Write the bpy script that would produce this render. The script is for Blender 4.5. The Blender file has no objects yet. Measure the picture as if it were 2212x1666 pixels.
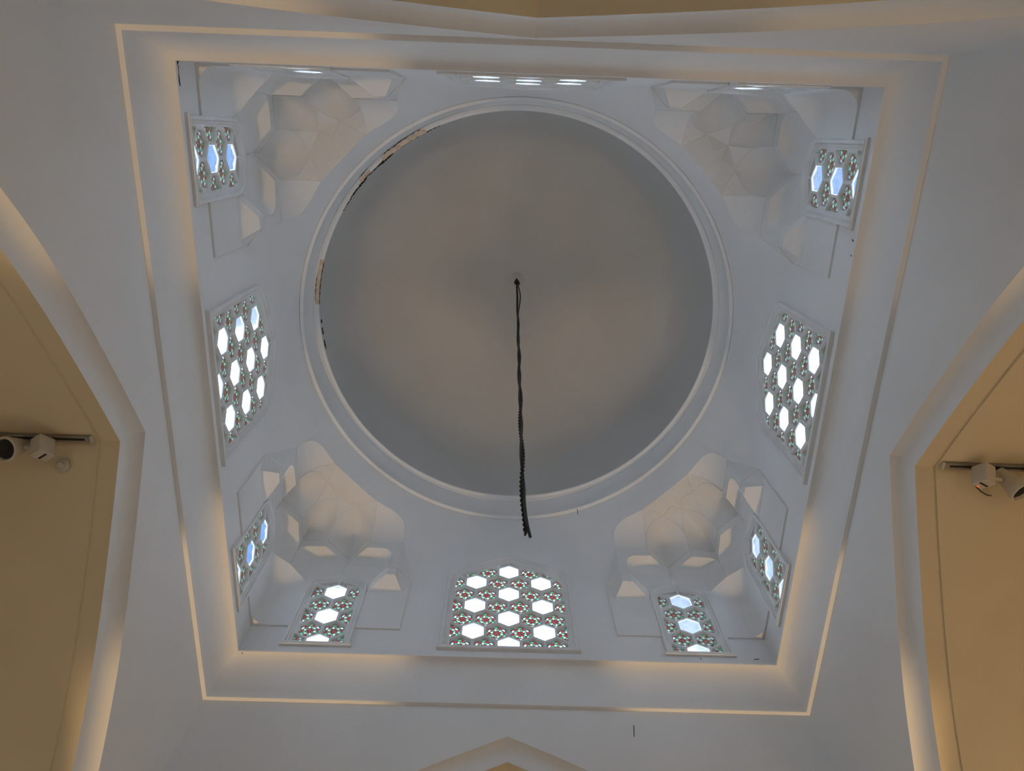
import bpy, math, random
from mathutils import Vector, Matrix
from mathutils.geometry import delaunay_2d_cdt
random.seed(7)
scene = bpy.context.scene
COL = scene.collection
PI = math.pi

# ------------------------------------------------------------------ camera
cam_d = bpy.data.cameras.new('camera')
cam_d.sensor_fit = 'HORIZONTAL'; cam_d.sensor_width = 36.0
cam_d.lens = 1567.456 / 2212 * 36.0
cam_d.clip_start = 0.02
cam = bpy.data.objects.new('camera', cam_d); COL.objects.link(cam)
ROT = ((0.99939441, -0.03471506, -0.00238329), (0.03203443, 0.94464083, -0.32653865), (0.01358716, 0.32626455, 0.94518085))
m = Matrix.Identity(4)
for i in range(3):
    m[i][0] = ROT[0][i]; m[i][1] = -ROT[1][i]; m[i][2] = -ROT[2][i]
m.translation = (-0.112867, -1.657081, -4.403974)
cam.matrix_world = m
scene.camera = cam

# ------------------------------------------------------------------ view, world
vs = scene.view_settings
vs.view_transform = 'Standard'; vs.look = 'None'; vs.gamma = 1.0; vs.exposure = 0.24; vs.use_curve_mapping = False
scene.cycles.max_bounces = 6; scene.cycles.diffuse_bounces = 5; scene.cycles.glossy_bounces = 1; scene.cycles.transparent_max_bounces = 4
scene.cycles.sample_clamp_indirect = 4.0; scene.cycles.use_light_tree = False

world = bpy.data.worlds.new('sky'); scene.world = world; world.use_nodes = True
wt = world.node_tree; wn = wt.nodes; wl = wt.links
for n in list(wn): wn.remove(n)
wo = wn.new('ShaderNodeOutputWorld'); bg = wn.new('ShaderNodeBackground')
tc = wn.new('ShaderNodeTexCoord'); nz = wn.new('ShaderNodeTexNoise'); rp = wn.new('ShaderNodeValToRGB')
nz.inputs['Scale'].default_value = 3.0; nz.inputs['Detail'].default_value = 3; nz.inputs['Roughness'].default_value = 0.55
wl.new(tc.outputs['Generated'], nz.inputs['Vector'])
def mnode(op, a_, b_):
    n = wn.new('ShaderNodeMath'); n.operation = op
    for i, q in enumerate((a_, b_)):
        if isinstance(q, (int, float)): n.inputs[i].default_value = q
        else: wl.new(q, n.inputs[i])
    return n.outputs[0]
gap = None        # blue gaps between the bright clouds: (direction, width in cosine, depth)
for d, wd, dep in (((-0.3099, 0.4977, 0.8101), 0.005, 1.0), ((-0.3575, 0.0374, 0.9331), 0.020, 1.0), ((0.3407, 0.4887, 0.8032), 0.014, 0.72), ((0.393, 0.0363, 0.9188), 0.014, 0.80), ((-0.2002, 0.5686, 0.7979), 0.005, 0.52), ((0.2387, 0.561, 0.7927), 0.005, 0.52)):
    dt = wn.new('ShaderNodeVectorMath'); dt.operation = 'DOT_PRODUCT'; dt.inputs[1].default_value = d
    wl.new(tc.outputs['Generated'], dt.inputs[0])
    mr = wn.new('ShaderNodeMapRange'); mr.interpolation_type = 'SMOOTHSTEP'
    wl.new(dt.outputs['Value'], mr.inputs['Value']); mr.inputs['From Min'].default_value = 1 - 2.2 * wd; mr.inputs['From Max'].default_value = 1 - 0.3 * wd
    mr.inputs['To Min'].default_value = 0; mr.inputs['To Max'].default_value = dep
    gap = mr.outputs['Result'] if gap is None else mnode('MAXIMUM', gap, mr.outputs['Result'])
fac = mnode('ADD', gap, mnode('MULTIPLY', mnode('SUBTRACT', nz.outputs['Fac'], 0.5), 0.5))
wl.new(fac, rp.inputs['Fac'])
CL = 5.5
els = rp.color_ramp.elements
els[0].position = 0.0; els[0].color = (0.81 * CL, 0.99 * CL, 1.28 * CL, 1)
els[1].position = 1.0; els[1].color = (0.22, 0.42, 0.85, 1)
e_ = els.new(0.35); e_.color = (0.68 * CL, 0.84 * CL, 1.06 * CL, 1)
e_ = els.new(0.62); e_.color = (0.62, 0.80, 1.05, 1)
wl.new(rp.outputs['Color'], bg.inputs['Color']); bg.inputs['Strength'].default_value = 1.0
wl.new(bg.outputs['Background'], wo.inputs['Surface'])

def light(name, kind, loc, energy, color, size=0.1, rot=None, size_y=None, spread=None):
    d = bpy.data.lights.new(name, kind); d.energy = energy; d.color = color
    if kind == 'AREA':
        d.shape = 'RECTANGLE'; d.size = size; d.size_y = size_y or size
        if spread: d.spread = spread
    else:
        d.shadow_soft_size = size
    o = bpy.data.objects.new(name, d); COL.objects.link(o); o.location = loc
    if rot: o.rotation_euler = rot
    return o
DAY = (0.70, 0.85, 1.0); WARM = (1.0, 0.66, 0.34)
# unseen cool area lights added at the far end of each side bay as fill
for nm, loc, rz, e in (('bay_end_fill', (0, 4.55, -4.6), 0, 10), ('bay_end_fill', (0, -4.55, -4.6), PI, 10),
                       ('bay_end_fill', (-4.55, 0, -4.6), PI / 2, 7.5), ('bay_end_fill', (4.55, 0, -4.6), -PI / 2, 6)):
    light(nm, 'AREA', loc, e, DAY, 2.2, (-PI / 2, 0, rz), 2.4)
# unseen warm point lights added low in the side bays to light the vaults
for nm, loc, e in (('bay_fill_lamp', (-3.3, 0.1, -5.3), 2), ('bay_fill_lamp', (-2.90, 1.45, -3.0), 1.9), ('bay_fill_lamp', (-3.15, -1.40, -3.0), 1.5),
                   ('bay_fill_lamp', (3.3, 0.3, -5.0), 14), ('bay_fill_lamp', (2.75, 1.45, -3.0), 6.2), ('bay_fill_lamp', (3.15, -1.40, -3.0), 4.4), ('bay_fill_lamp', (2.5, 0.95, -3.3), 2.8),
                   ('bay_fill_lamp', (0.1, 3.3, -5.3), 14), ('bay_fill_lamp', (0, -3.3, -5.3), 4)):
    light(nm, 'POINT', loc, e, WARM, 0.07)
# narrow warm uplights on the floor: one in each corner of the hall and one added in the middle to light the dome
for nm, loc, e, sz in (('floor_uplight', (-2.08, 2.08, -5.85), 380, 29), ('floor_uplight', (2.08, 2.08, -5.85), 380, 29),
                       ('floor_uplight', (-2.08, -2.08, -5.85), 240, 29), ('floor_uplight', (2.08, -2.08, -5.85), 110, 29), ('floor_uplight', (0.0, 0.0, -5.85), 170, 21.3)):
    u = light(nm, 'SPOT', loc, e, WARM, 0.035, (PI, 0, 0))
    u.data.spot_size = math.radians(sz); u.data.spot_blend = 0.4 if loc[0] else 0.08

# ------------------------------------------------------------------ helpers
def tag(o, label=None, cat=None, group=None, kind=None):
    if label: o['label'] = label
    if cat: o['category'] = cat
    if group: o['group'] = group
    if kind: o['kind'] = kind
    return o
def mesh(name, V, F, mats=None, idx=None, smooth=False):
    me = bpy.data.meshes.new(name); me.from_pydata([tuple(v) for v in V], [], F)
    for mm in (mats if isinstance(mats, (list, tuple)) else [mats]): me.materials.append(mm)
    if idx: me.polygons.foreach_set('material_index', idx)
    if smooth: me.polygons.foreach_set('use_smooth', [True] * len(me.polygons))
    me.update(); return me
def obj(name, me, parent=None, loc=None, rz=None):
    o = bpy.data.objects.new(name, me); COL.objects.link(o)
    if parent: o.parent = parent
    if loc is not None: o.location = loc
    if rz is not None: o.rotation_euler = (0, 0, rz)
    return o
class MB:
    def __init__(s): s.v = []; s.f = []; s.i = []
    def poly(s, pts, k=0):
        b = len(s.v); s.v += [tuple(p) for p in pts]; s.f.append(tuple(range(b, b + len(pts)))); s.i.append(k)
    def grid(s, rows, k=0, close=False):
        b = len(s.v); n = len(rows[0])
        for r in rows: s.v += [tuple(p) for p in r]
        for a in range(len(rows) - 1):
            for c in range(n if close else n - 1):
                d = (c + 1) % n
                s.f.append((b + a * n + c, b + a * n + d, b + (a + 1) * n + d, b + (a + 1) * n + c)); s.i.append(k)
    def box(s, c, h, k=0, M=None):
        P = []
        for x in (-1, 1):
            for y in (-1, 1):
                for z in (-1, 1):
                    p = Vector((x * h[0], y * h[1], z * h[2]))
                    if M is not None: p = M @ p
                    P.append(p + Vector(c))
        b = len(s.v); s.v += [tuple(p) for p in P]
        for f in ((0, 1, 3, 2), (4, 6, 7, 5), (0, 4, 5, 1), (2, 3, 7, 6), (0, 2, 6, 4), (1, 5, 7, 3)):
            s.f.append(tuple(b + q for q in f)); s.i.append(k)
    def lathe(s, prof, n=24, M=None, k=0, cap0=False, cap1=False):
        rows = []
        for r, z in prof:
            row = []
            for a in range(n):
                p = Vector((r * math.cos(2 * PI * a / n), r * math.sin(2 * PI * a / n), z))
                row.append(M @ p if M is not None else p)
            rows.append(row)
        s.grid(rows, k, True)
        if cap0: s.poly(rows[0][::-1], k)
        if cap1: s.poly(rows[-1], k)
    def tube(s, pts, r, n=8, k=0):
        pts = [Vector(p) for p in pts]; rows = []
        up = Vector((0.3, 0.9, 0.2))
        for i, p in enumerate(pts):
            t = (pts[min(i + 1, len(pts) - 1)] - pts[max(i - 1, 0)]).normalized()
            u = t.cross(up).normalized(); w = t.cross(u)
            rr = r[i] if isinstance(r, (list, tuple)) else r
            rows.append([p + rr * (math.cos(2 * PI * a / n) * u + math.sin(2 * PI * a / n) * w) for a in range(n)])
        s.grid(rows, k, True); s.poly(rows[0], k); s.poly(rows[-1], k)
    def make(s, name, mats, parent=None, smooth=False, loc=None, rz=None):
        return obj(name, mesh(name, s.v, s.f, mats, s.i, smooth), parent, loc, rz)
def empty(name, loc=(0, 0, 0), rz=0, parent=None):
    o = bpy.data.objects.new(name, None); COL.objects.link(o); o.location = loc; o.rotation_euler = (0, 0, rz)
    o.empty_display_size = 0.1
    if parent: o.parent = parent
    return o
def inside(p, poly):
    x, y = p; c = False; n = len(poly); j = n - 1
    for i in range(n):
        xi, yi = poly[i]; xj, yj = poly[j]
        if (yi > y) != (yj > y) and x < (xj - xi) * (y - yi) / (yj - yi) + xi: c = not c
        j = i
    return c
def cdt(outer, holes, extra=()):
    vs_, es = [], []
    for lp in [outer] + list(holes):
        b = len(vs_); n = len(lp); vs_ += [Vector(p) for p in lp]
        es += [(b + i, b + (i + 1) % n) for i in range(n)]
    vs_ += [Vector(p) for p in extra]
    r = delaunay_2d_cdt(vs_, es, [], 0, 1e-6)
    V, F = r[0], []
    for f in r[2]:
        c = (sum(V[i][0] for i in f) / len(f), sum(V[i][1] for i in f) / len(f))
        if inside(c, outer) and not any(inside(c, h) for h in holes): F.append(tuple(f))
    return [(v[0], v[1]) for v in V], F
def clip(poly, cv):            # Sutherland-Hodgman, cv convex counter-clockwise
    out = list(poly)
    for i in range(len(cv)):
        ax, ay = cv[i]; bx, by = cv[(i + 1) % len(cv)]
        inp = out; out = []
        def sd(p): return (bx - ax) * (p[1] - ay) - (by - ay) * (p[0] - ax)
        for j in range(len(inp)):
            p, r = inp[j], inp[(j + 1) % len(inp)]; s0, s1 = sd(p), sd(r)
            if s0 >= 0: out.append(p)
            if (s0 >= 0) != (s1 >= 0):
                t = s0 / (s0 - s1); out.append((p[0] + t * (r[0] - p[0]), p[1] + t * (r[1] - p[1])))
        if not out: return []
    res = []
    for p in out:
        if not res or math.hypot(p[0] - res[-1][0], p[1] - res[-1][1]) > 1e-5: res.append(p)
    if len(res) > 1 and math.hypot(res[0][0] - res[-1][0], res[0][1] - res[-1][1]) < 1e-5: res.pop()
    return res if len(res) > 2 else []
def area(p): return 0.5 * sum(p[i][0] * p[(i + 1) % len(p)][1] - p[(i + 1) % len(p)][0] * p[i][1] for i in range(len(p)))
def lerp(a, b, t): return a + (b - a) * t
def resample(pts, n):
    pts = [Vector(p) for p in pts]; L = [0]
    for i in range(1, len(pts)): L.append(L[-1] + (pts[i] - pts[i - 1]).length)
    out = []
    for k in range(n):
        s = L[-1] * k / (n - 1); i = 1
        while i < len(pts) - 1 and L[i] < s: i += 1
        t = (s - L[i - 1]) / max(L[i] - L[i - 1], 1e-9); out.append(pts[i - 1].lerp(pts[i], min(max(t, 0), 1)))
    return out
def spline(pts, n):            # Catmull-Rom through pts, then resampled
    P = [Vector(p) for p in pts]; P = [2 * P[0] - P[1]] + P + [2 * P[-1] - P[-2]]; out = []
    for i in range(1, len(P) - 2):
        for k in range(8):
            t = k / 8; a, b, c, d = P[i - 1], P[i], P[i + 1], P[i + 2]
            out.append(0.5 * ((2 * b) + (c - a) * t + (2 * a - 5 * b + 4 * c - d) * t * t + (3 * b - a - 3 * c + d) * t ** 3))
    out.append(P[-2]); return resample(out, n)
def coons(bot, top, left, right):  # point rows, bot/top len n, left/right len m
    n, mm = len(bot), len(left); rows = []
    for j in range(mm):
        v = j / (mm - 1); row = []
        for i in range(n):
            u = i / (n - 1)
            p = (1 - v) * bot[i] + v * top[i] + (1 - u) * left[j] + u * right[j] - ((1 - u) * (1 - v) * bot[0] + u * (1 - v) * bot[-1] + (1 - u) * v * top[0] + u * v * top[-1])
            row.append(p)
        rows.append(row)
    return rows

# ------------------------------------------------------------------ materials
def plaster(name, col, col2, bump=0.25, rough=0.9, streak=0.0, scale=1.3):
    mt = bpy.data.materials.new(name); mt.use_nodes = True; nt = mt.node_tree; N = nt.nodes; L = nt.links
    N.remove(N['Principled BSDF']); bs = N.new('ShaderNodeBsdfDiffuse')      # limewash: purely matt
    L.new(bs.outputs[0], N['Material Output'].inputs['Surface'])
    g = N.new('ShaderNodeNewGeometry')
    n1 = N.new('ShaderNodeTexNoise'); n1.inputs['Scale'].default_value = scale; n1.inputs['Detail'].default_value = 2
    L.new(g.outputs['Position'], n1.inputs['Vector'])
    r = N.new('ShaderNodeValToRGB'); r.color_ramp.elements[0].position = 0.36; r.color_ramp.elements[1].position = 0.62
    r.color_ramp.elements[0].color = (*col2, 1); r.color_ramp.elements[1].color = (*col, 1)
    L.new(n1.outputs['Fac'], r.inputs['Fac']); L.new(r.outputs['Color'], bs.inputs['Color'])
    n2 = N.new('ShaderNodeTexNoise'); n2.inputs['Scale'].default_value = 9; n2.inputs['Detail'].default_value = 2
    L.new(g.outputs['Position'], n2.inputs['Vector'])
    b = N.new('ShaderNodeBump'); b.inputs['Strength'].default_value = bump; b.inputs['Distance'].default_value = 0.01
    L.new(n2.outputs['Fac'], b.inputs['Height']); L.new(b.outputs['Normal'], bs.inputs['Normal'])
    return mt
def plain(name, col, rough=0.5, metal=0.0, emit=None):
    mt = bpy.data.materials.new(name); mt.use_nodes = True; nt = mt.node_tree; N = nt.nodes; L = nt.links
    bs = N['Principled BSDF']; bs.inputs['Roughness'].default_value = rough; bs.inputs['Metallic'].default_value = metal
    g = N.new('ShaderNodeNewGeometry'); n1 = N.new('ShaderNodeTexNoise'); n1.inputs['Scale'].default_value = 30
    L.new(g.outputs['Position'], n1.inputs['Vector'])
    r = N.new('ShaderNodeValToRGB'); r.color_ramp.elements[0].color = (*[c * 0.82 for c in col], 1); r.color_ramp.elements[1].color = (*col, 1)
    L.new(n1.outputs['Fac'], r.inputs['Fac']); L.new(r.outputs['Color'], bs.inputs['Base Color'])
    if emit: bs.inputs['Emission Color'].default_value = (*emit[0], 1); bs.inputs['Emission Strength'].default_value = emit[1]
    return mt
def glass(name, col, gloss=0.06):
    mt = bpy.data.materials.new(name); mt.use_nodes = True; nt = mt.node_tree; N = nt.nodes; L = nt.links
    for n in list(N): N.remove(n)
    o = N.new('ShaderNodeOutputMaterial'); t = N.new('ShaderNodeBsdfTransparent'); gl = N.new('ShaderNodeBsdfGlossy'); mx = N.new('ShaderNodeMixShader')
    g = N.new('ShaderNodeNewGeometry'); n1 = N.new('ShaderNodeTexNoise'); n1.inputs['Scale'].default_value = 14; n1.inputs['Detail'].default_value = 2
    L.new(g.outputs['Position'], n1.inputs['Vector'])
    r = N.new('ShaderNodeValToRGB'); r.color_ramp.elements[0].position = 0.25; r.color_ramp.elements[1].position = 0.6
    r.color_ramp.elements[0].color = (*[c * 0.78 for c in col], 1); r.color_ramp.elements[1].color = (*col, 1)
    L.new(n1.outputs['Fac'], r.inputs['Fac']); L.new(r.outputs['Color'], t.inputs['Color'])
    gl.inputs['Roughness'].default_value = 0.08; mx.inputs['Fac'].default_value = gloss
    L.new(t.outputs[0], mx.inputs[1]); L.new(gl.outputs[0], mx.inputs[2]); L.new(mx.outputs[0], o.inputs['Surface'])
    return mt
M_WALL = plaster('white_plaster', (0.79, 0.80, 0.805), (0.755, 0.762, 0.765))
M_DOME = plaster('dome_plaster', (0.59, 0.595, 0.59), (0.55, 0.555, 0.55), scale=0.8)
M_SQ = plaster('squinch_plaster', (0.77, 0.772, 0.768), (0.725, 0.727, 0.72), bump=0.35)
M_BAY = plaster('warm_tinted_plaster', (0.74, 0.65, 0.47), (0.70, 0.61, 0.44))  # presumed white plaster; part of the warm lamplight is put into this base colour
M_WIN = plaster('window_plaster', (0.78, 0.785, 0.785), (0.73, 0.735, 0.73), bump=0.2, scale=6)
M_TRAC = plaster('tracery_plaster', (0.50, 0.50, 0.47), (0.42, 0.42, 0.39), bump=0.2, scale=12)
M_RAW = plaster('raw_mortar', (0.72, 0.60, 0.46), (0.58, 0.47, 0.36), bump=0.9, scale=14)
M_CRACK = plain('crack_black', (0.012, 0.010, 0.008), 1.0)
M_FLOOR = plaster('stone_floor', (0.46, 0.45, 0.43), (0.40, 0.39, 0.37))
M_CLEAR = glass('clear_glass', (0.97, 0.98, 1.0))
M_RED = glass('red_glass', (0.24, 0.005, 0.012)); M_GREEN = glass('green_glass', (0.055, 0.30, 0.13)); M_WHITE = glass('pale_glass', (0.50, 0.62, 0.58))
M_IRON = plain('black_iron', (0.012, 0.011, 0.011), 0.7)
M_CABLE = plain('black_cable', (0.010, 0.010, 0.011), 0.6)
M_LAMP = plain('white_enamel', (0.62, 0.58, 0.50), 0.45)
M_DARK = plain('lamp_dark', (0.012, 0.012, 0.012), 0.6)
M_RAIL = plain('rail_aluminium', (0.34, 0.31, 0.27), 0.45, 0.5)
M_LED = plain('red_led', (0.9, 0.05, 0.02), 0.4, 0, ((1, 0.06, 0.02), 1.2))

A = 2.0            # half width of the drum
A0 = 2.117         # half width of the lower room
Z0 = -0.358        # top of the lower walls
ZF = -6.0          # floor
SIDES = (('front', 0.0, 'bottom'), ('back', PI, 'top'), ('left', PI / 2, 'left'), ('right', -PI / 2, 'right'))

# ------------------------------------------------------------------ floor
mb = MB(); mb.poly([(-5, -5, ZF), (5, -5, ZF), (5, 5, ZF), (-5, 5, ZF)])
tag(mb.make('floor', M_FLOOR), 'stone floor of the domed hall', 'floor', kind='structure')

# ------------------------------------------------------------------ lower walls with pointed arches
ARCH_H = [(0.0, -0.612), (0.33, -0.778), (0.66, -0.955), (0.90, -1.092), (1.15, -1.252), (1.37, -1.420), (1.54, -1.572), (1.68, -1.76), (1.78, -2.00), (1.83, -2.30), (1.84, -2.7)]
half = [(v[0], v[1]) for v in spline([(p[0], p[1], 0) for p in ARCH_H], 34)] + [(1.84, -3.6), (1.84, ZF)]
def arch_off(o, dz=0.0):
    """arch line moved by o towards the opening; returns left foot .. apex .. right foot"""
    out = []
    for i, p in enumerate(half):
        p = (p[0], p[1] + (dz if i < len(half) - 1 else 0)); a = half[max(i - 1, 0)]; b = half[min(i + 1, len(half) - 1)]
        tx, tz = b[0] - a[0], b[1] - a[1]; l = math.hypot(tx, tz); nx, nzz = tz / l, -tx / l    # points down/inwards
        if i == 0:
            out.append((0.0, p[1] + nzz * o / (nzz * nzz)))
        else:
            out.append((max(p[0] + nx * o, 0.001), p[1] + nzz * o if i < len(half) - 1 else ZF))
    return [(-x, z) for x, z in out[:0:-1]] + out
for side, rz, _ in SIDES:
    DZ = 0.19 if side == 'back' else 0.0
    line0 = arch_off(0, DZ)
    outer = [(-A0, ZF), (-A0, Z0), (A0, Z0), (A0, ZF)]
    wallpoly = [(-A0, ZF), (-A0, Z0), (A0, Z0), (A0, ZF)] + line0[::-1]
    V, F = cdt(wallpoly, [])
    w = obj('wall_' + side, mesh('wall', [(p[0], A0, p[1]) for p in V], F, M_WALL), rz=rz)
    tag(w, 'white plastered wall with a broad pointed arch, %s side' % side, 'wall', kind='structure')
    # coved arch moulding
    prof = [(0, 0)] + [(0.072 * math.sin(t * PI / 12), 0.072 * (1 - math.cos(t * PI / 12))) for t in range(1, 7)] + [(0.072, 0.125)]
    mb = MB()
    mb.grid([[(x, A0 + d, z) for x, z in arch_off(o, DZ)] for d, o in prof])
    mo = mb.make('arch_moulding', M_WALL, w, False)
    for p in mo.data.polygons: p.use_smooth = True
    mo.data.set_sharp_from_angle(angle=math.radians(28))
    # side bay behind the arch: intrados band, step, pointed barrel vault, end wall
    mb = MB()
    mb.grid([[(x, A0 + d, z) for x, z in arch_off(o, DZ)] for d, o in ((0.072, 0.125), (0.180, 0.125), (0.180, 0.137), (2.6, 0.137))])
    V, F = cdt(arch_off(0.127, DZ), [])
    b0 = len(mb.v); mb.v += [(p[0], A0 + 2.6, p[1]) for p in V]; mb.f += [tuple(b0 + i for i in f) for f in F]; mb.i += [0] * len(F)
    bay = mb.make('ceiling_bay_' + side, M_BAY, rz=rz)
    for p in bay.data.polygons: p.use_smooth = True
    bay.data.set_sharp_from_angle(angle=math.radians(28))
    tag(bay, 'ochre lit pointed vault of the side bay, %s side' % side, 'vault', kind='structure')

# ------------------------------------------------------------------ cornice
prof = [(2.30, Z0), (A0, Z0), (A0 - 0.028, Z0 + 0.002), (A0 - 0.030, Z0 + 0.012)]
x1, z1, x2, z2 = A0 - 0.030, Z0 + 0.075, A + 0.004, -0.012
for t in range(0, 11):
    a_ = t / 10 * PI / 2
    prof.append((x2 + (x1 - x2) * math.cos(a_) ** 0.9 if t < 10 else x2, z1 + (z2 - z1) * math.sin(a_)))
prof += [(A - 0.016, -0.010), (A - 0.018, -0.004), (A - 0.018, 0.010), (A - 0.012, 0.014), (A + 0.002, 0.014), (2.3, 0.014)]
co = empty('trim_1'); tag(co, 'coved plaster cornice running round the square opening', 'cornice', kind='structure')
for side, rz, _ in SIDES:
    mb = MB(); mb.grid([[(-d, d, z), (d, d, z)] for d, z in prof])
    o = mb.make('cornice_length', M_WALL, co, rz=rz)
    for p in o.data.polygons: p.use_smooth = True
    o.data.set_sharp_from_angle(angle=math.radians(28))

# ------------------------------------------------------------------ windows
def outline(hw, zb, zs, c, e, apex, n=6):
    h = []
    for i in range(n + 1):
        t = i / n
        h.append(((1 - t) ** 2 * hw + 2 * t * (1 - t) * c[0] + t * t * e[0], (1 - t) ** 2 * zs + 2 * t * (1 - t) * c[1] + t * t * e[1]))
    return [(-hw, zb), (hw, zb)] + h + [(0, apex)] + [(-x, z) for x, z in h[::-1]]
BIG_IN = outline(0.462, 0.128, 0.89, (0.458, 1.045), (0.385, 1.078), 1.280)
BIG_OUT = outline(0.530, 0.098, 0.96, (0.528, 1.135), (0.425, 1.178), 1.372)
SM_IN = outline(0.195, 0.128, 0.775, (0.195, 0.855), (0.150, 0.868), 0.912)
SM_OUT = outline(0.256, 0.098, 0.77, (0.256, 0.892), (0.185, 0.922), 0.990)
HD = 0.1855; HR = 0.1625
def hexagon(cx, cz, ff):
    r = ff / math.sqrt(3); return [(cx + r * math.cos(PI / 6 + k * PI / 3), cz + r * math.sin(PI / 6 + k * PI / 3)) for k in range(6)]
def ell(cx, cy, a, b, ang, n=8):
    return [(cx + a * math.cos(t) * math.cos(ang) - b * math.sin(t) * math.sin(ang), cy + a * math.cos(t) * math.sin(ang) + b * math.sin(t) * math.cos(ang)) for t in [2 * PI * k / n for k in range(n)]]
def bits():
    B = [(ell(0, 0, 0.0052, 0.0052, 0, 6), 2)]
    for k in range(6):
        a_ = k * PI / 3
        def at(r, d): return (r * math.cos(a_ + d), r * math.sin(a_ + d))
        B.append((ell(*at(0.0190, 0.0), 0.0102, 0.0085, a_), 1))                # petals
        B.append((ell(*at(0.0610, 0.22), 0.0110, 0.0110, 0), 1))               # berries
        B.append((ell(*at(0.0410, 0.27), 0.0135, 0.0072, a_ + 1.15), 2))       # leaf
        B.append((ell(*at(0.0405, 0.79), 0.0130, 0.0095, a_ + 0.5), 3))        # pale bits
        B.append((ell(*at(0.0655, 0.60), 0.0170, 0.0082, a_ + 2.25), 2 if k % 2 else 3))
        B.append((ell(*at(0.0790, 0.93), 0.0095, 0.0058, a_ + 2.4), 3))
        B.append((ell(*at(0.0740, 0.02), 0.0065, 0.0050, a_ + 1.5), 3))
    return B
BITS = bits()
PANE_CACHE = {}
def stained_mesh(poly, key):
    if key in PANE_CACHE: return PANE_CACHE[key]
    cx, cz = key[0], key[1]
    holes = []
    for p, k in BITS:
        q = [(x + cx, z + cz) for x, z in p]
        inner = [(lerp(sum(v[0] for v in poly) / len(poly), v[0], 0.95), lerp(sum(v[1] for v in poly) / len(poly), v[1], 0.95)) for v in poly]
        c = clip(q, inner)
        if c and abs(area(c)) > 6e-6: holes.append((c, k))
    V, F = cdt(poly, [h for h, _ in holes])
    mb = MB(); mb.v = [(x, 0, z) for x, z in V]; mb.f = list(F); mb.i = [0] * len(F)
    for h, k in holes:
        mb.grid([[(x, 0, z) for x, z in h], [(x, 0.008, z) for x, z in h]], 0, True)
        mb.poly([(x, 0.008, z) for x, z in h], k)
    me = mesh('stained_pane', mb.v, mb.f, [M_TRAC, M_RED, M_GREEN, M_WHITE], mb.i)
    PANE_CACHE[key] = me; return me
CLEAR_CACHE = {}
win_no = [0]
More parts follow.
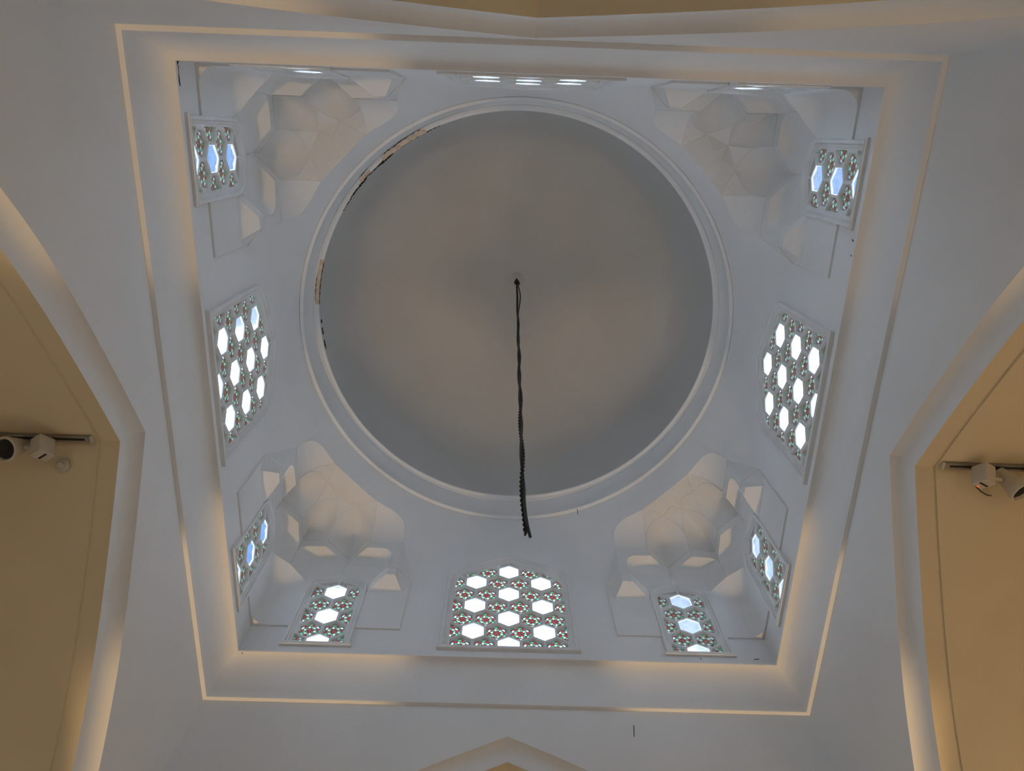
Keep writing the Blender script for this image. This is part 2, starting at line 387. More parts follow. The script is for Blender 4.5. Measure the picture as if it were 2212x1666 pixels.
def build_window(kind, loc, rz, label):
    win_no[0] += 1
    root = empty('window_%d' % win_no[0], loc, rz); tag(root, label, 'window', 'hexagon lattice windows of the drum', 'structure')
    IN, OUT = (BIG_IN, BIG_OUT) if kind == 'big' else (SM_IN, SM_OUT)
    def mix(t): return [(lerp(i[0], o[0], t), lerp(i[1], o[1], t)) for i, o in zip(IN, OUT)]
    # moulded frame
    key = 'frame_' + kind
    me = bpy.data.meshes.get(key)
    if me is None:
        mb = MB()
        prof = [(1.0, 0.03), (1.0, -0.018), (0.95, -0.026), (0.64, -0.026), (0.60, -0.020), (0.56, -0.010), (0.34, -0.013), (0.28, -0.011), (0.22, 0.0), (0.0, 0.0015), (0.0, 0.03)]
        mb.grid([[(x, y, z) for x, z in mix(t)] for t, y in prof], 0, True)
        me = mesh(key, mb.v, mb.f, M_WIN)
        me.name = key
    obj('frame', me, root)
    hw = OUT[1][0] + 0.012
    key = 'sill_' + kind; me = bpy.data.meshes.get(key)
    if me is None:
        pd = 0.030 if kind == 'big' else 0.024
        pr = [(0.03, 0.080), (-pd + 0.004, 0.080), (-pd, 0.084), (-pd + 0.004, 0.112), (0.0, 0.120)]
        mb = MB(); mb.grid([[(-hw, y, z), (hw, y, z)] for y, z in pr])
        for s in (-1, 1): mb.poly([(s * hw, y, z) for y, z in pr])
        me = mesh(key, mb.v, mb.f, M_WIN); me.name = key
    obj('sill', me, root)
    # hexagon lattice and its panes
    cells = []
    rows = [(k, 0.153 + HR * k) for k in range(-1, 9)] if kind == 'big' else [(k, 0.128 + 0.1595 * k) for k in range(-1, 6)]
    for k, z in rows:
        for j in range(-4, 5):
            x = (j + (0.5 if k % 2 else 0)) * HD
            if kind == 'big':
                n3 = (2 * j + (1 if k % 2 else 0))
                clear = (n3 % 6 == 0) if k % 2 == 0 else (abs(n3) == 3)
            else:
                clear = (k % 2 == 0 and j == 0)
            h = clip(hexagon(x, z, 0.1695), IN)
            if h and area(h) > 2.2e-4: cells.append((x, z, h, clear))
    DEPS = {True: 0.012, False: 0.022}
    key = 'lattice_' + kind; me = bpy.data.meshes.get(key)
    if me is None:
        V, F = cdt([(p[0], p[1]) for p in mix(0.06)], [c[2] for c in cells])
        mb = MB(); mb.v = [(x, 0.0, z) for x, z in V]; mb.f = list(F); mb.i = [0] * len(F)
        for x, z, h, cl in cells:
            c = (sum(p[0] for p in h) / len(h), sum(p[1] for p in h) / len(h))
            s = [(lerp(c[0], p[0], 0.965), lerp(c[1], p[1], 0.965)) for p in h]
            k2 = 0.95 if cl else 0.925
            s2 = [(lerp(c[0], p[0], k2), lerp(c[1], p[1], k2)) for p in h]
            mb.grid([[(p[0], 0.0, p[1]) for p in h], [(p[0], 0.005, p[1]) for p in s], [(p[0], DEPS[cl], p[1]) for p in s2]], 0, True)
        me = mesh(key, mb.v, mb.f, M_WIN); me.name = key
    obj('lattice', me, root)
    for x, z, h, cl in cells:
        c = (sum(p[0] for p in h) / len(h), sum(p[1] for p in h) / len(h))
        s2 = [(lerp(c[0], p[0], 0.96), lerp(c[1], p[1], 0.96)) for p in h]
        full = len(h) == 6 and abs(area(h) - area(hexagon(0, 0, 0.1695))) < 1e-5
        if full:
            loc_ = (x, DEPS[cl] - 0.002, z); s2 = [(p[0] - x, p[1] - z) for p in s2]; ck = (0, 0, 'full')
        else:
            loc_ = (0, DEPS[cl] - 0.002, 0); ck = (round(x, 4), round(z, 4), kind)
        if cl:
            if ck not in CLEAR_CACHE:
                mb = MB(); mb.poly([(p[0], 0, p[1]) for p in s2]); CLEAR_CACHE[ck] = mesh('clear_pane', mb.v, mb.f, M_CLEAR)
            obj('clear_pane', CLEAR_CACHE[ck], root, loc_)
        else:
            obj('stained_pane', stained_mesh(s2, ck), root, loc_)
    return root
WPOS = {'front': (0, A), 'back': (0, -A), 'left': (-A, 0), 'right': (A, 0)}
PC = 1.447
ORD = {'front': 'along the lower edge of the view', 'back': 'seen edge-on along the upper edge of the view', 'left': 'on the left drum wall', 'right': 'on the right drum wall'}
for side, rz, edge in SIDES:
    R_ = Matrix.Rotation(rz, 3, 'Z')
    build_window('big', R_ @ Vector((0, A, 0)), rz, 'wide pointed stained glass window %s, between two smaller windows' % ORD[side])
    for s in (-1, 1):
        off = R_ @ Vector((s * PC, A, 0))
        if side in ('front', 'back'): w2 = 'left' if off.x < 0 else 'right'
        else: w2 = 'upper' if off.y < 0 else 'lower'
        build_window('small', off, rz, 'narrow pointed hexagon window %s, under the %s squinch' % (ORD[side], {'front': 'lower ', 'back': 'upper ', 'left': '', 'right': ''}[side] + w2 + {'front': '', 'back': '', 'left': ' left', 'right': ' right'}[side]))

# ------------------------------------------------------------------ drum walls
RR = 1.957; ZR = 1.98; ZB = 0.93; PB = 0.834
def wall_q(P, z):
    if z <= ZB + 1e-5 or abs(P) > PB + 1e-4: return A
    t = min((z - ZB) / (ZR - ZB), 1.0); ap = abs(P)
    e = 1.0 + 1.3 * min(max((PB - ap) / 0.4, 0), 1)
    return A - (t ** e) * (A - math.sqrt(RR * RR - P * P))
def shrink(o, k):
    return [(p[0] * k, lerp(0.6, p[1], k) if False else p[1]) for p in o]
FO = (0.96, 1.872, 1.363); FTOP = (1.248, 1.625, 1.660); DIAG = (1.437, 1.437, 1.652)
ARRIS = spline([FO, (0.966, 1.835, 1.48), (0.995, 1.785, 1.585), (1.08, 1.722, 1.645), FTOP, (1.345, 1.532, 1.657), DIAG], 24)
for side, rz, edge in SIDES:
    outer = [(-A, 0), (A, 0), (A, ZB), (PB, ZB), (PB, ZR), (-PB, ZR), (-PB, ZB), (-A, ZB)]
    hb = [(lerp(i[0], o[0], 0.5), lerp(i[1], o[1], 0.5)) for i, o in zip(BIG_IN, BIG_OUT)]
    hs = [(lerp(i[0], o[0], 0.5), min(lerp(i[1], o[1], 0.5), 0.925)) for i, o in zip(SM_IN, SM_OUT)]
    holes = [hb, [(x + PC, z) for x, z in hs], [(x - PC, z) for x, z in hs]]
    extra = [(PB * (i / 10), ZB + (ZR - ZB) * j / 14) for i in range(-10, 11) for j in range(0, 15)]
    extra = [e for e in extra if not any(inside(e, h) for h in holes)]
    V, F = cdt(outer, holes, extra)
    mb = MB(); mb.v = [(x, wall_q(x, z), z) for x, z in V]; mb.f = list(F); mb.i = [0] * len(F)
    # curved shoulders up to the ring, left and right
    for s in (-1, 1):
        low = [Vector((PB, A, ZB))] + resample([(PB, A, ZB), FO], 6)[1:-1] + ARRIS
        a0 = math.atan2(PB, math.sqrt(RR * RR - PB * PB)); n = len(low)
        rows = []
        L_ = [0]
        for i in range(1, n): L_.append(L_[-1] + (Vector((low[i].x, low[i].y, 0)) - Vector((low[i - 1].x, low[i - 1].y, 0))).length)
        top = []
        for i, p in enumerate(low):
            th = a0 + (PI / 4 - a0) * (math.atan2(p.x, p.y) - math.atan2(PB, A)) / (PI / 4 - math.atan2(PB, A))
            top.append(Vector((RR * math.sin(th), RR * math.cos(th), ZR)))
        for j in range(7):
            t = j / 6
            rows.append([(s * lerp(p.x, q.x, t), lerp(p.y, q.y, t), lerp(p.z, q.z, t)) for p, q in zip(low, top)])
        mb.grid(rows)
    # outer face of the masonry
    oo = [(-2.07, -0.05), (2.07, -0.05), (2.07, 2.05), (-2.07, 2.05)]
    def grow(o, cx, k, d):
        return [(cx + p[0] * k, p[1] + (d if p[1] > 0.5 else -d)) for p in o]
    hol = [grow(BIG_OUT, 0, 1.06, 0.10), grow(SM_OUT, PC, 1.06, 0.06), grow(SM_OUT, -PC, 1.06, 0.06)]
    V, F = cdt(oo, hol); b0 = len(mb.v)
    mb.v += [(x, A + 0.07, z) for x, z in V]; mb.f += [tuple(b0 + i for i in f) for f in F]; mb.i += [0] * len(F)
    w = mb.make('wall_drum_' + side, M_WALL, smooth=True, rz=rz)
    w.data.set_sharp_from_angle(angle=math.radians(30))
    tag(w, 'white plastered drum wall above the cornice, %s side' % side, 'wall', kind='structure')

# ------------------------------------------------------------------ squinches (faceted corner vaulting)
NB = 9
def cell_defs():
    """list of (part name, builder rows/polys) for the half next to the wall Q = 2; points are (P, Q, z)"""
    out = []
    v = Vector
    A_ = v((0.834, 1.998, 0.93)); B = v((0.96, 1.876, 0.956)); C = v((1.037, 1.876, 0.956)); D = v((1.198, 1.984, 0.86))
    t0 = v((0.961, 1.872, 0.850)); t1 = v((1.039, 1.872, 0.850)); b3 = v((0.893, 1.985, 0.757)); b2 = v((1.185, 1.985, 0.757))
    g0 = v((0.845, 1.985, 0.292)); g1 = v((1.2, 1.985, 0.292)); w0 = v((0.845, 2.0, 0.290)); w1 = v((1.2, 2.0, 0.290)); a1 = v((0.845, 1.985, 0.80))
    mb = MB()
    mb.poly([g0, g1, v((1.2, 1.985, 0.757)), b2, b3, a1]); mb.poly([w0, w1, g1, g0]); mb.poly([w0, g0, a1, A_])
    mb.poly([a1, b3, t0, B, A_]); mb.poly([b3, b2, t1, t0]); mb.poly([t0, t1, C, B]); mb.poly([t1, b2, D, C])
    out.append(('niche_panel', mb, False))
    FI = v((1.268, 1.872, 1.363)); FOv = v(FO); RC = 1.455; V_ = v((RC, 2.032, 1.315)); L = v((2 * RC - 1.268, 1.872, 1.363))
    arr = [C, v((1.030, 1.874, 1.04)), v((1.032, 1.873, 1.12)), v((1.045, 1.872, 1.185)), v((1.075, 1.872, 1.232)), v((1.115, 1.872, 1.252))]
    rimL = v((1.268, 1.870, 1.255))
    mb = MB(); mb.poly([B] + arr + [rimL, FI, FOv]); mb.poly([A_, B, FOv])
    out.append(('pilaster', mb, False))
    # tier two niches (outer one, then its mirror next to the corner)
    def niche(mir):
        def f(p): return v((2 * RC - p.x, p.y, p.z)) if mir else p
        lowc = spline([arr[0], v((1.062, 1.935, 0.92)), v((1.115, 1.985, 0.88)), v((1.2, 2.008, 0.85)), v((1.33, 2.018, 0.85)), v((RC, 2.022, 0.85))], NB + 4)
        zc = 1.165
        midc = spline([arr[2], v((1.070, 1.935, 1.15)), v((1.12, 1.985, zc)), v((1.2, 2.010, zc + 0.012)), v((1.33, 2.018, zc + 0.012)), v((RC - 0.012, 2.022, zc))], NB + 4)
        topc = spline(arr[2:] + [v((1.19, 1.872, 1.255)), rimL], NB + 4)
        right = spline([midc[-1], v((1.425, 2.008, 1.225)), v((1.36, 1.955, 1.25)), rimL], 7)
        left = [topc[0].copy() for _ in range(7)]
        mb = MB()
        mb.grid([[f(p) for p in lowc], [f(p) for p in midc]])
        mb.grid([[f(p) for p in r] for r in coons(midc, topc, left, right)])
        rib = [f(rimL), f(FI), f(V_), f(v((RC, 2.022, 1.16)))] + [f(p) for p in right[0:-1]]
        n0 = f(FI); 
        rr = resample([FI, V_], 5) + resample([V_, v((RC, 2.022, 1.165))], 3)[1:]; rl = right[::-1]
        mb.grid([[f(p) for p in rr], [f(p) for p in rl]])
        mb2 = MB()
        if mir:
            Lx = f(FI); rl2 = f(rimL)
            ar = [f(p) for p in arr]
            ar = [v((min(p.x, max(p.y, 1.872)), p.y, p.z)) for p in ar]
            mb2.poly([v((1.876, 1.876, 0.956))] + ar[1:] + [rl2, Lx, v((1.876, 1.876, 1.363))])
        return mb, mb2
    m1, _ = niche(False); out.append(('niche_vault', m1, True))
    m2, rim2 = niche(True); out.append(('niche_vault', m2, True)); out.append(('niche_rim', rim2, False))
    # tier three: pointed niche over the window, side shell, fillers
    EA = v((RC, 1.716, 1.710)); D4 = v((1.637, 1.637, 1.706)); D2 = v((1.884, 1.884, 1.363))
    el = spline([FI, v((1.270, 1.838, 1.48)), v((1.290, 1.800, 1.575)), v((1.355, 1.757, 1.660)), EA], NB)
    er = [v((2 * RC - p.x, p.y, p.z)) for p in el]
    cl = spline([V_, v((RC, 2.030, 1.46)), v((RC, 1.985, 1.585)), v((RC, 1.87, 1.670)), EA], NB)
    mb = MB()
    for edge in (el, er):
        rows = []
        for i in range(NB):
            a_, b_ = cl[i], edge[i]; row = []
            for k in range(6):
                t = k / 5; p = a_.lerp(b_, t); bul = 0.12 * math.sin(PI * t) * (1 - i / (NB - 1)) * i / (NB - 1)
                row.append(v((p.x, p.y + bul, p.z + 0.3 * bul)))
            rows.append(row)
        mb.grid(rows)
    out.append(('pointed_cell', mb, True))
    ft = v(FTOP)
    fr = spline([FI, v((1.266, 1.842, 1.475)), v((1.262, 1.795, 1.562)), v((1.256, 1.722, 1.626)), ft], NB)
    K = 8
    fl = resample(ARRIS[:K], NB); tp = resample([ARRIS[K - 1]] + list(ARRIS[K:16]) + [ft], 8)
    ia = min(range(len(ARRIS)), key=lambda i: (ARRIS[i] - ft).length)
    tp = resample(list(ARRIS[K - 1:ia]) + [ft], 8)
    bt = resample([FOv, FI], 8)
    mb = MB(); mb.grid(coons(bt, tp, fl, fr)); out.append(('side_shell', mb, True))
    mb = MB(); mb.grid([[p for p in fr], [p for p in el]]); out.append(('filler', mb, True))
    # central cell over the diagonal
    gl = list(er[:4]) + spline([er[3], v((1.628, 1.765, 1.628)), v((1.630, 1.705, 1.676)), D4], NB - 3)[1:]
    gc = spline([D2, v((1.882, 1.882, 1.47)), v((1.845, 1.845, 1.585)), v((1.755, 1.755, 1.668)), D4], NB)
    mb = MB(); rows = []
    for i in range(NB):
        row = []
        for k in range(6):
            t = k / 5; p = gc[i].lerp(gl[i], t); bul = 0.06 * math.sin(PI * t) * (1 - i / (NB - 1)) * i / (NB - 1); row.append(v((p.x, p.y + bul, p.z)))
        rows.append(row)
    mb.grid(rows); out.append(('central_cell', mb, True))
    mb = MB(); mb.grid([er, gl]); out.append(('filler', mb, True))
    # crown facets
    E1 = v((1.325, 1.645, 1.688)); E2 = v((1.520, 1.600, 1.694)); AR1 = v((1.345, 1.532, 1.657)); DG = v(DIAG)
    mb = MB()
    for f in ((EA, E2, D4), (EA, E1, E2), (EA, ft, E1), (ft, AR1, E1), (E1, AR1, E2), (AR1, DG, E2), (E2, DG, D4)): mb.poly(f)
    out.append(('crown_facet', mb, False))
    # thin plaster beads along the arrises
    def bead(pts, r=0.0042):
        q = MB(); q.tube([v(p) + v((-0.001, -0.002, -0.002)) for p in pts], r, 6); out.append(('arris_bead', q, True))
    bead([FOv, FI]); bead([FI, V_]); bead([L, V_]); bead([L, v((1.874, 1.874, 1.363))]); bead([A_, B, C]); bead([C, D])
    bead(el, 0.0036); bead(er, 0.0036); bead(gl[3:], 0.0036); bead(fr, 0.0036); bead([V_, v((RC, 2.022, 1.16)), v((RC, 2.020, 0.98))])
    bead([EA, E1], 0.0038); bead([EA, E2, D4], 0.0038); bead([E1, fr[6]], 0.003)
    return out
def corner_niche():
    v = Vector
    S = v((1.702, 1.998, 0.872)); D1 = v((1.873, 1.873, 0.956))
    base = [v((1.70, 1.985, 0)), v((1.80, 1.985, 0)), v((1.90, 1.983, 0)), v((1.952, 1.952, 0)), v((1.983, 1.90, 0)), v((1.985, 1.80, 0)), v((1.985, 1.70, 0))]
    pts = spline(base, 21)
    mb = MB()
    z0, zc = 0.298, 0.760
    mb.grid([[v((p.x, p.y, z0)) for p in pts], [v((p.x, p.y, 0.55)) for p in pts], [v((p.x, p.y, zc)) for p in pts]])
    outw = resample([(1.70, 2.0, z0), (2.0, 2.0, z0), (2.0, 1.70, z0)], 21)
    mb.grid([[p for p in outw], [v((p.x, p.y, z0)) for p in pts]])
    top = resample([S, D1], 11) + resample([D1, v((S.y, S.x, S.z))], 11)[1:]
    rows = []
    for j in range(8):
        t = j / 7; row = []
        for p, q in zip(pts, top):
            e = t ** 1.6; zz = lerp(zc, q.z, t)
            row.append(v((lerp(p.x, q.x, e), lerp(p.y, q.y, e), zz)))
        rows.append(row)
    mb.grid(rows)
    bd = MB(); bd.tube([S, D1, v((S.y, S.x, S.z))], 0.0045, 6); bd.tube([D1, v((1.874, 1.874, 1.363))], 0.0045, 6)
    return mb, bd
DEFS = cell_defs(); CN, CB = corner_niche()
CORN = (((-1, 1), 'lower left'), ((1, 1), 'lower right'), ((-1, -1), 'upper left'), ((1, -1), 'upper right'))
for (sx, sy), nm in CORN:
    root = empty('squinch', (sx * A, sy * A, 0))
    tag(root, 'faceted plaster squinch vault in the %s corner of the drum' % nm, 'squinch', 'corner squinches under the dome', 'structure')
    off = Vector((sx * A, sy * A, 0))
    def W(p, sw): return Vector((sx * (p[1] if sw else p[0]), sy * (p[0] if sw else p[1]), p[2])) - off
    for name, mb, sm in DEFS:
        if not mb.f: continue
        for sw in (0, 1):
            o = obj(name, mesh(name, [W(p, sw) for p in mb.v], mb.f, M_SQ, None, sm), root)
            if sm: o.data.set_sharp_from_angle(angle=math.radians(32))
    o = obj('corner_niche', mesh('corner_niche', [W(p, 0) for p in CN.v], CN.f, M_SQ, None, True), root)
    o.data.set_sharp_from_angle(angle=math.radians(40))
    obj('arris_bead', mesh('arris_bead', [W(p, 0) for p in CB.v], CB.f, M_SQ, None, True), root)

# ------------------------------------------------------------------ ring moulding and dome
NS = 128
ringp = [(1.99, 2.03), (RR, ZR), (1.951, 1.972), (1.944, 1.974), (1.926, 1.990), (1.926, 2.002)]
for t in range(1, 9):
    a_ = t / 9; ringp.append((1.926 + 0.012 * math.sin(a_ * PI) - 0.018 * a_ * a_, 2.002 + 0.255 * a_))
ringp += [(1.906, 2.262), (1.900, 2.258), (1.893, 2.262), (1.886, 2.280), (1.862, 2.290), (1.858, 2.300), (1.862, 2.312), (1.880, 2.318)]
mb = MB(); mb.lathe(ringp, NS)
sq, ci = [], []
for k in range(NS):
    a_ = 2 * PI * k / NS; mx_ = max(abs(math.cos(a_)), abs(math.sin(a_)))
    sq.append((2.09 * math.cos(a_) / mx_, 2.09 * math.sin(a_) / mx_, 2.035)); ci.append((1.99 * math.cos(a_), 1.99 * math.sin(a_), 2.03))
mb.grid([sq, ci], 0, True)
ring = mb.make('trim_2', M_WALL, smooth=True); ring.data.set_sharp_from_angle(angle=math.radians(30))
tag(ring, 'round double moulding at the base of the dome', 'moulding', kind='structure')
dp = [(1.880, 2.318)]
for t in range(1, 41):
    a_ = t / 40 * PI / 2; dp.append((1.882 * math.cos(a_) ** 0.97 if t < 40 else 0.004, 2.318 + 2.07 * math.sin(a_)))
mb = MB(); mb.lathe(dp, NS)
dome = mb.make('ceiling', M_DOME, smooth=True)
tag(dome, 'plain grey plastered dome over the square drum', 'dome', kind='structure')

# ------------------------------------------------------------------ damage on the ring
def strip(name, a0, a1, r0, r1, z0, z1, mat, n=24, jag=0.0, taper=False, lift=0.004):
    mb = MB(); inn, out = [], []
    for i in range(n + 1):
        t = i / n; a_ = math.radians(lerp(a0, a1, t)); k = math.sin(PI * t) ** 0.5 if taper else 1
        c = (r0 + r1) / 2; j0 = random.uniform(-jag, jag); j1 = random.uniform(-jag, jag)
        ra = c + (r0 - c) * k + j0; rb = c + (r1 - c) * k + j1
        out.append((ra * math.cos(a_), ra * math.sin(a_), z0 - lift)); inn.append((rb * math.cos(a_), rb * math.sin(a_), z1 - lift))
    up = [(p[0], p[1], p[2] + 0.02) for p in out]; up2 = [(p[0], p[1], p[2] + 0.02) for p in inn]
    mb.grid([up, out, inn, up2])
    return mb.make(name, mat, ring)
tag(strip('exposed_mortar', -117, -131, 1.908, 1.856, 2.262, 2.292, M_RAW, 40, jag=0.004), 'beige bare mortar patch')
tag(strip('exposed_mortar', -135.5, -139.5, 1.906, 1.862, 2.262, 2.290, M_RAW, 10, jag=0.003), 'small bare mortar patch')
tag(strip('exposed_mortar', -164.0, -177.2, 1.898, 1.858, 2.268, 2.292, M_RAW, jag=0.002), 'beige bare mortar strip')
for a0, a1, r, w_, z in ((-118, -130, 1.896, 0.004, 2.262), (-112.5, -119, 1.857, 0.003, 2.298), (-119, -125, 1.856, 0.003, 2.298), (-127.5, -133.5, 1.856, 0.013, 2.296),
                         (-133, -137, 1.858, 0.004, 2.296), (-135.6, -138.5, 1.903, 0.003, 2.262), (-136, -140.5, 1.866, 0.007, 2.292), (-137.5, -142, 1.857, 0.005, 2.298), (-140, -145, 1.862, 0.006, 2.294),
                         (-144.5, -149, 1.858, 0.002, 2.297), (-164.5, -177, 1.857, 0.0025, 2.297), (-168, -176, 1.890, 0.002, 2.272), (178.2, 177, 1.85, 0.004, 2.318), (175.6, 173.5, 1.85, 0.005, 2.318), (172, 169, 1.852, 0.004, 2.318)):
    w_ *= 1.5
    strip('crack', a0, a1, r + w_ / 2, r - w_ / 2, z, z, M_CRACK, 18, jag=0.003, taper=True, lift=0.009)

for a0, a1, h in ((-126.5, -134.0, 0.045), (-135.0, -139.0, 0.020), (-139.0, -146.0, 0.026), (-113.0, -120.0, 0.010)):      # plaster fallen from the foot of the dome
    strip('crack', a0, a1, 1.876, 1.8665, 2.312, 2.312 + h, M_CRACK, 22, jag=0.0015, taper=True, lift=0.0)

# ------------------------------------------------------------------ chain, cable and hook at the crown of the dome
hx, hy = 0.022, 0.0; ZT = 4.385; ZE = -1.60
hook = empty('ceiling_hook', (hx, hy, ZT)); tag(hook, 'dark iron hook with round plate at the crown of the dome', 'hook')
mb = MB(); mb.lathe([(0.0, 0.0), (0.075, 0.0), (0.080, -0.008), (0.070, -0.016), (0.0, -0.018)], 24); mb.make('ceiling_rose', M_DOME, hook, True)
mb = MB(); mb.tube([(0, 0, 0), (0, 0, -0.10), (0.0, 0, -0.24)], 0.012, 8); mb.make('hook_rod', M_IRON, hook)
mb = MB(); mb.lathe([(0.0, -0.20), (0.030, -0.205), (0.032, -0.220), (0.018, -0.235), (0.018, -0.30), (0.0, -0.305)], 16); mb.make('hook_collar', M_IRON, hook, True)
ch = empty('hanging_chain', (hx, hy, ZT - 0.30)); tag(ch, 'long black bead-like chain hanging from the dome hook', 'chain')
def sway(z, ph):
    t = (ZT - 0.30 - z) / (ZT - 0.30 - ZE)
    return t, (hx - 0.017 * t + 0.0065 * min(1, t * 2) * math.sin(15 * t ** 1.3 * 2.2 + ph))
mb = MB()
P = []
for i in range(17):
    a_ = 2 * PI * i / 16; P.append((0.0095 * math.cos(a_), 0, 0.0165 * math.sin(a_)))
mb.tube(P[:-1] + [P[0]], 0.0036, 6)
link = mesh('link', mb.v, mb.f, M_IRON, None, True)
nl = 246
for i in range(nl):
    z = ZT - 0.30 - (i + 0.5) * (ZT - 0.30 - ZE) / nl
    t, x = sway(z, 0)
    o = bpy.data.objects.new('link', link); COL.objects.link(o); o.parent = ch
    o.location = (x - hx, 0.005 * math.cos(15 * t ** 1.3 * 2.2), z - (ZT - 0.30)); o.rotation_euler = (0, 0, (i % 2) * PI / 2 + 0.4)
mb = MB(); pts = []
for i in range(160):
    z = ZT - 0.27 - (ZT - 0.27 - ZE + 0.02) * i / 159; t, x = sway(min(z, ZT - 0.30), PI)
    bow = 0.035 * math.exp(-((t - 0.12) / 0.10) ** 2) + 0.03 * max(0, (t - 0.94) / 0.06) ** 1.5
    pts.append((x + bow + (0.02 if t < 0.02 else 0), hy - 0.008 * math.cos(15 * t ** 1.3 * 2.2), z))
mb.tube(pts, 0.0072, 7)
cb = mb.make('electric_cable', M_CABLE, smooth=True); tag(cb, 'black electric cable twisted round the hanging chain', 'cable')

# ------------------------------------------------------------------ track lights in the side bays
def spotlight(label, head, hd, box, bd, foot, s=1.0, led=False):
    root = empty('spotlight', foot); tag(root, label, 'spotlight'); o = Vector(foot)
    if head:
        h = Vector(head) - o; M = Vector(hd).normalized().to_track_quat('Z', 'Y').to_matrix().to_4x4(); M.translation = h
        mb = MB(); mb.lathe([(0.0, -0.085 * s), (0.030 * s, -0.083 * s), (0.036 * s, -0.05 * s), (0.040 * s, -0.045 * s), (0.058 * s, 0.03 * s), (0.066 * s, 0.050 * s), (0.067 * s, 0.075 * s), (0.058 * s, 0.078 * s), (0.052 * s, 0.060 * s)], 28, M)
        hs = mb.make('lamp_housing', M_LAMP, root, True); hs.data.set_sharp_from_angle(angle=math.radians(30))
        mb = MB(); mb.lathe([(0.0, 0.045 * s), (0.052 * s, 0.062 * s)], 24, M); mb.make('lamp_face', M_DARK, hs, True)
    c = Vector(box) - o; M = Vector(bd).normalized().to_track_quat('Z', 'Y').to_matrix()
    mb = MB(); mb.box(c, (0.034, 0.045, 0.055), 0, M); gb = mb.make('gear_box', M_LAMP, root)
    bv = gb.modifiers.new('bevel', 'BEVEL'); bv.width = 0.004; bv.segments = 2
    mb = MB(); mb.box(c + M @ Vector((0, 0.0, 0.0555)), (0.026, 0.006, 0.001), 0, M); mb.make('slot', M_DARK, gb)
    if led:
        mb = MB(); mb.box(c + M @ Vector((0.0, 0.034, 0.0555)), (0.004, 0.004, 0.001), 0, M); mb.make('indicator', M_LED, gb)
    mb = MB(); mb.tube([c, Vector((0, 0, -0.002))], 0.009, 8); mb.make('stem', M_LAMP, root)
    if head:
        mb = MB(); mb.tube([c, h + (c - h) * 0.35], 0.010, 8); mb.make('arm', M_LAMP, root)
    return root
ZRG = -0.7665        # ridge of the side vaults
for sx, nm in ((-1, 'left'), (1, 'right')):
    r = empty('track_rail', (sx * 2.818, -0.028, ZRG - 0.012)); tag(r, 'metal lighting track along the ridge of the %s bay vault' % nm, 'rail')
    mb = MB(); mb.box((0, 0, -0.012), (0.50, 0.019, 0.014)); o = mb.make('rail_body', M_RAIL, r); bv = o.modifiers.new('bevel', 'BEVEL'); bv.width = 0.003
    mb = MB(); mb.box((0, 0, -0.0265), (0.47, 0.006, 0.001)); mb.make('slot', M_DARK, r)
    mb = MB(); mb.box((-sx * 0.505, 0, -0.012), (0.006, 0.021, 0.016)); mb.make('end_cap', M_LAMP, r)
ft = ZRG - 0.041
spotlight('round white track spotlight with black face and gear box, left bay', (-2.668, -0.014, -0.895), (-0.06, -0.25, -0.95), (-2.520, -0.015, -0.893), (0.35, 0.55, -0.8), (-2.545, -0.028, ft))
spotlight('white track fitting cut off at the left edge of the view', None, None, (-2.838, -0.045, -0.890), (-0.2, -0.3, -0.9), (-2.83, -0.028, ft))
spotlight('round white track spotlight with red indicator light, right bay', (2.636, 0.012, -0.897), (0.30, 0.30, -0.9), (2.480, -0.020, -0.893), (-0.30, 0.60, -0.75), (2.50, -0.028, ft), led=True)
spotlight('white track fitting cut off at the right edge of the view', None, None, (2.805, -0.020, -0.890), (0.3, -0.2, -0.9), (2.79, -0.028, ft))
# smoke detector under the lower slope of the left vault
sd = empty('smoke_detector', (-2.470, 0.112, -0.8365)); tag(sd, 'small round white detector on the left bay vault', 'detector')
sd.rotation_euler = (math.radians(-28), 0, 0)
mb = MB(); mb.lathe([(0.036, 0.012), (0.036, -0.008), (0.030, -0.014), (0.0, -0.015)], 24); mb.make('detector_base', M_LAMP, sd, True).data.set_sharp_from_angle(angle=math.radians(30))
mb = MB(); mb.lathe([(0.018, -0.014), (0.018, -0.024), (0.012, -0.028), (0.0, -0.028)], 20); mb.make('detector_head', M_LAMP, sd, True).data.set_sharp_from_angle(angle=math.radians(30))
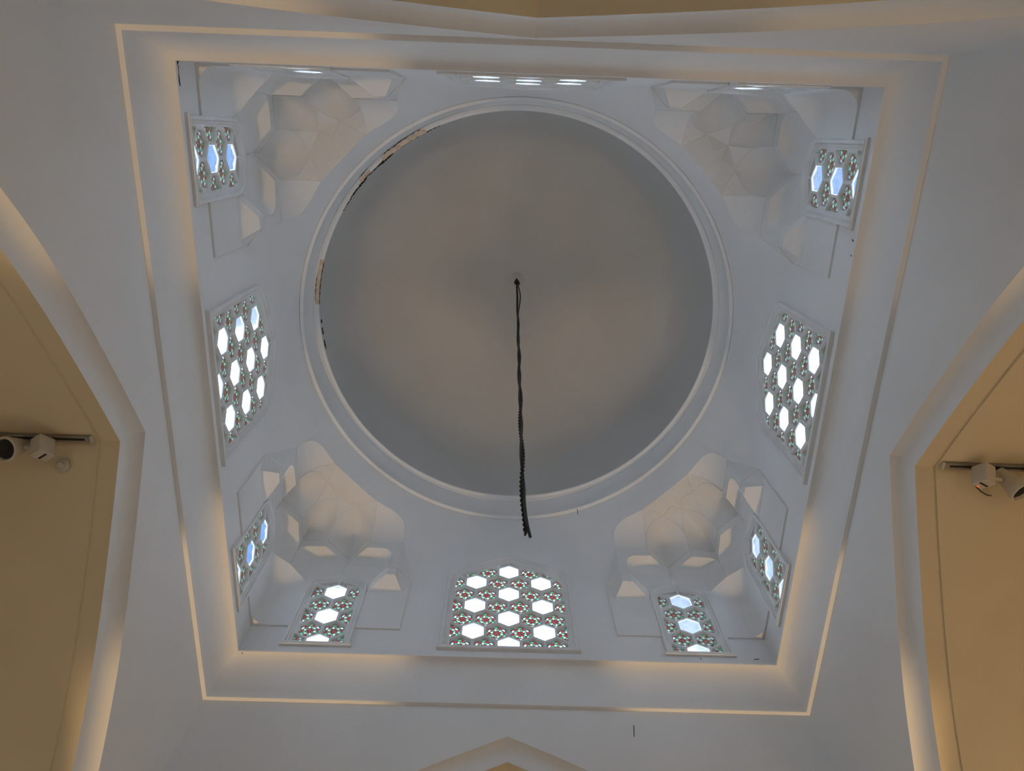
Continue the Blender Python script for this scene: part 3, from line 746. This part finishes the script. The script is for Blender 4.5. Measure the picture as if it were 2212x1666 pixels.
# bent wire, nails
mb = MB(); mb.tube([(2.515, 0.085, -0.813), (2.540, 0.108, -0.828), (2.570, 0.122, -0.838), (2.592, 0.124, -0.842)], 0.0028, 6)
tag(mb.make('loose_wire', M_IRON), 'short dark bent wire below the right track', 'wire')
for p, d, l in (((0.8456, A0, -0.582), (0, -0.05, 0.045), 'small nail in the wall above the lower arch'), ((0.666, 1.815, 1.90), (0, -0.012, 0.05), 'tiny nail high in the drum wall under the ring')):
    mb = MB(); mb.tube([Vector((0, 0.01, -0.01)), Vector(d) * 0.5, Vector(d)], 0.0028, 6)
    tag(mb.make('nail', M_IRON, loc=p), l, 'nail')
# ------------------------------------------------------------------ hairline cracks and flaking in the drum walls
for pts in ([(-1.996, -1.965, 0.04), (-1.996, -1.961, 0.059), (-1.996, -1.921, 0.054), (-1.996, -1.88, 0.051), (-1.996, -1.854, 0.056)],
            [(-1.996, -1.962, 0.031), (-1.996, -1.978, 0.051), (-1.996, -1.988, 0.07), (-1.996, -1.993, 0.095)],
            [(-1.996, -1.905, 0.024), (-1.996, -1.903, 0.039), (-1.996, -1.908, 0.051)],
            [(-1.996, -1.983, 0.049), (-1.996, -1.976, 0.059), (-1.996, -1.968, 0.045)],
            [(-1.955, 1.996, 0.029), (-1.955, 1.996, -0.002), (-1.95, 1.996, -0.027)],
            [(1.838, 1.996, 0.063), (1.86, 1.996, 0.069), (1.88, 1.996, 0.065)],
            [(1.435, 1.996, 0.057), (1.445, 1.996, 0.052)],
            [(1.996, -1.127, 0.073), (1.996, -1.116, 0.055)],
            [(1.996, -1.899, 0.03), (1.996, -1.911, 0.03), (1.996, -1.918, 0.022)],
            [(1.996, -1.032, 0.051), (1.996, -1.03, 0.044)]):
    side = 'left' if pts[0][0] < -1.99 else 'right' if pts[0][0] > 1.99 else 'front'
    wl_ = bpy.data.objects['wall_drum_' + side]; inv = Matrix.Rotation(-wl_.rotation_euler.z, 3, 'Z')
    mb = MB(); mb.tube([inv @ Vector(p) for p in pts], [0.0012 + 0.0022 * random.random() for _ in pts], 5)
    mb.make('crack', M_CRACK, wl_)
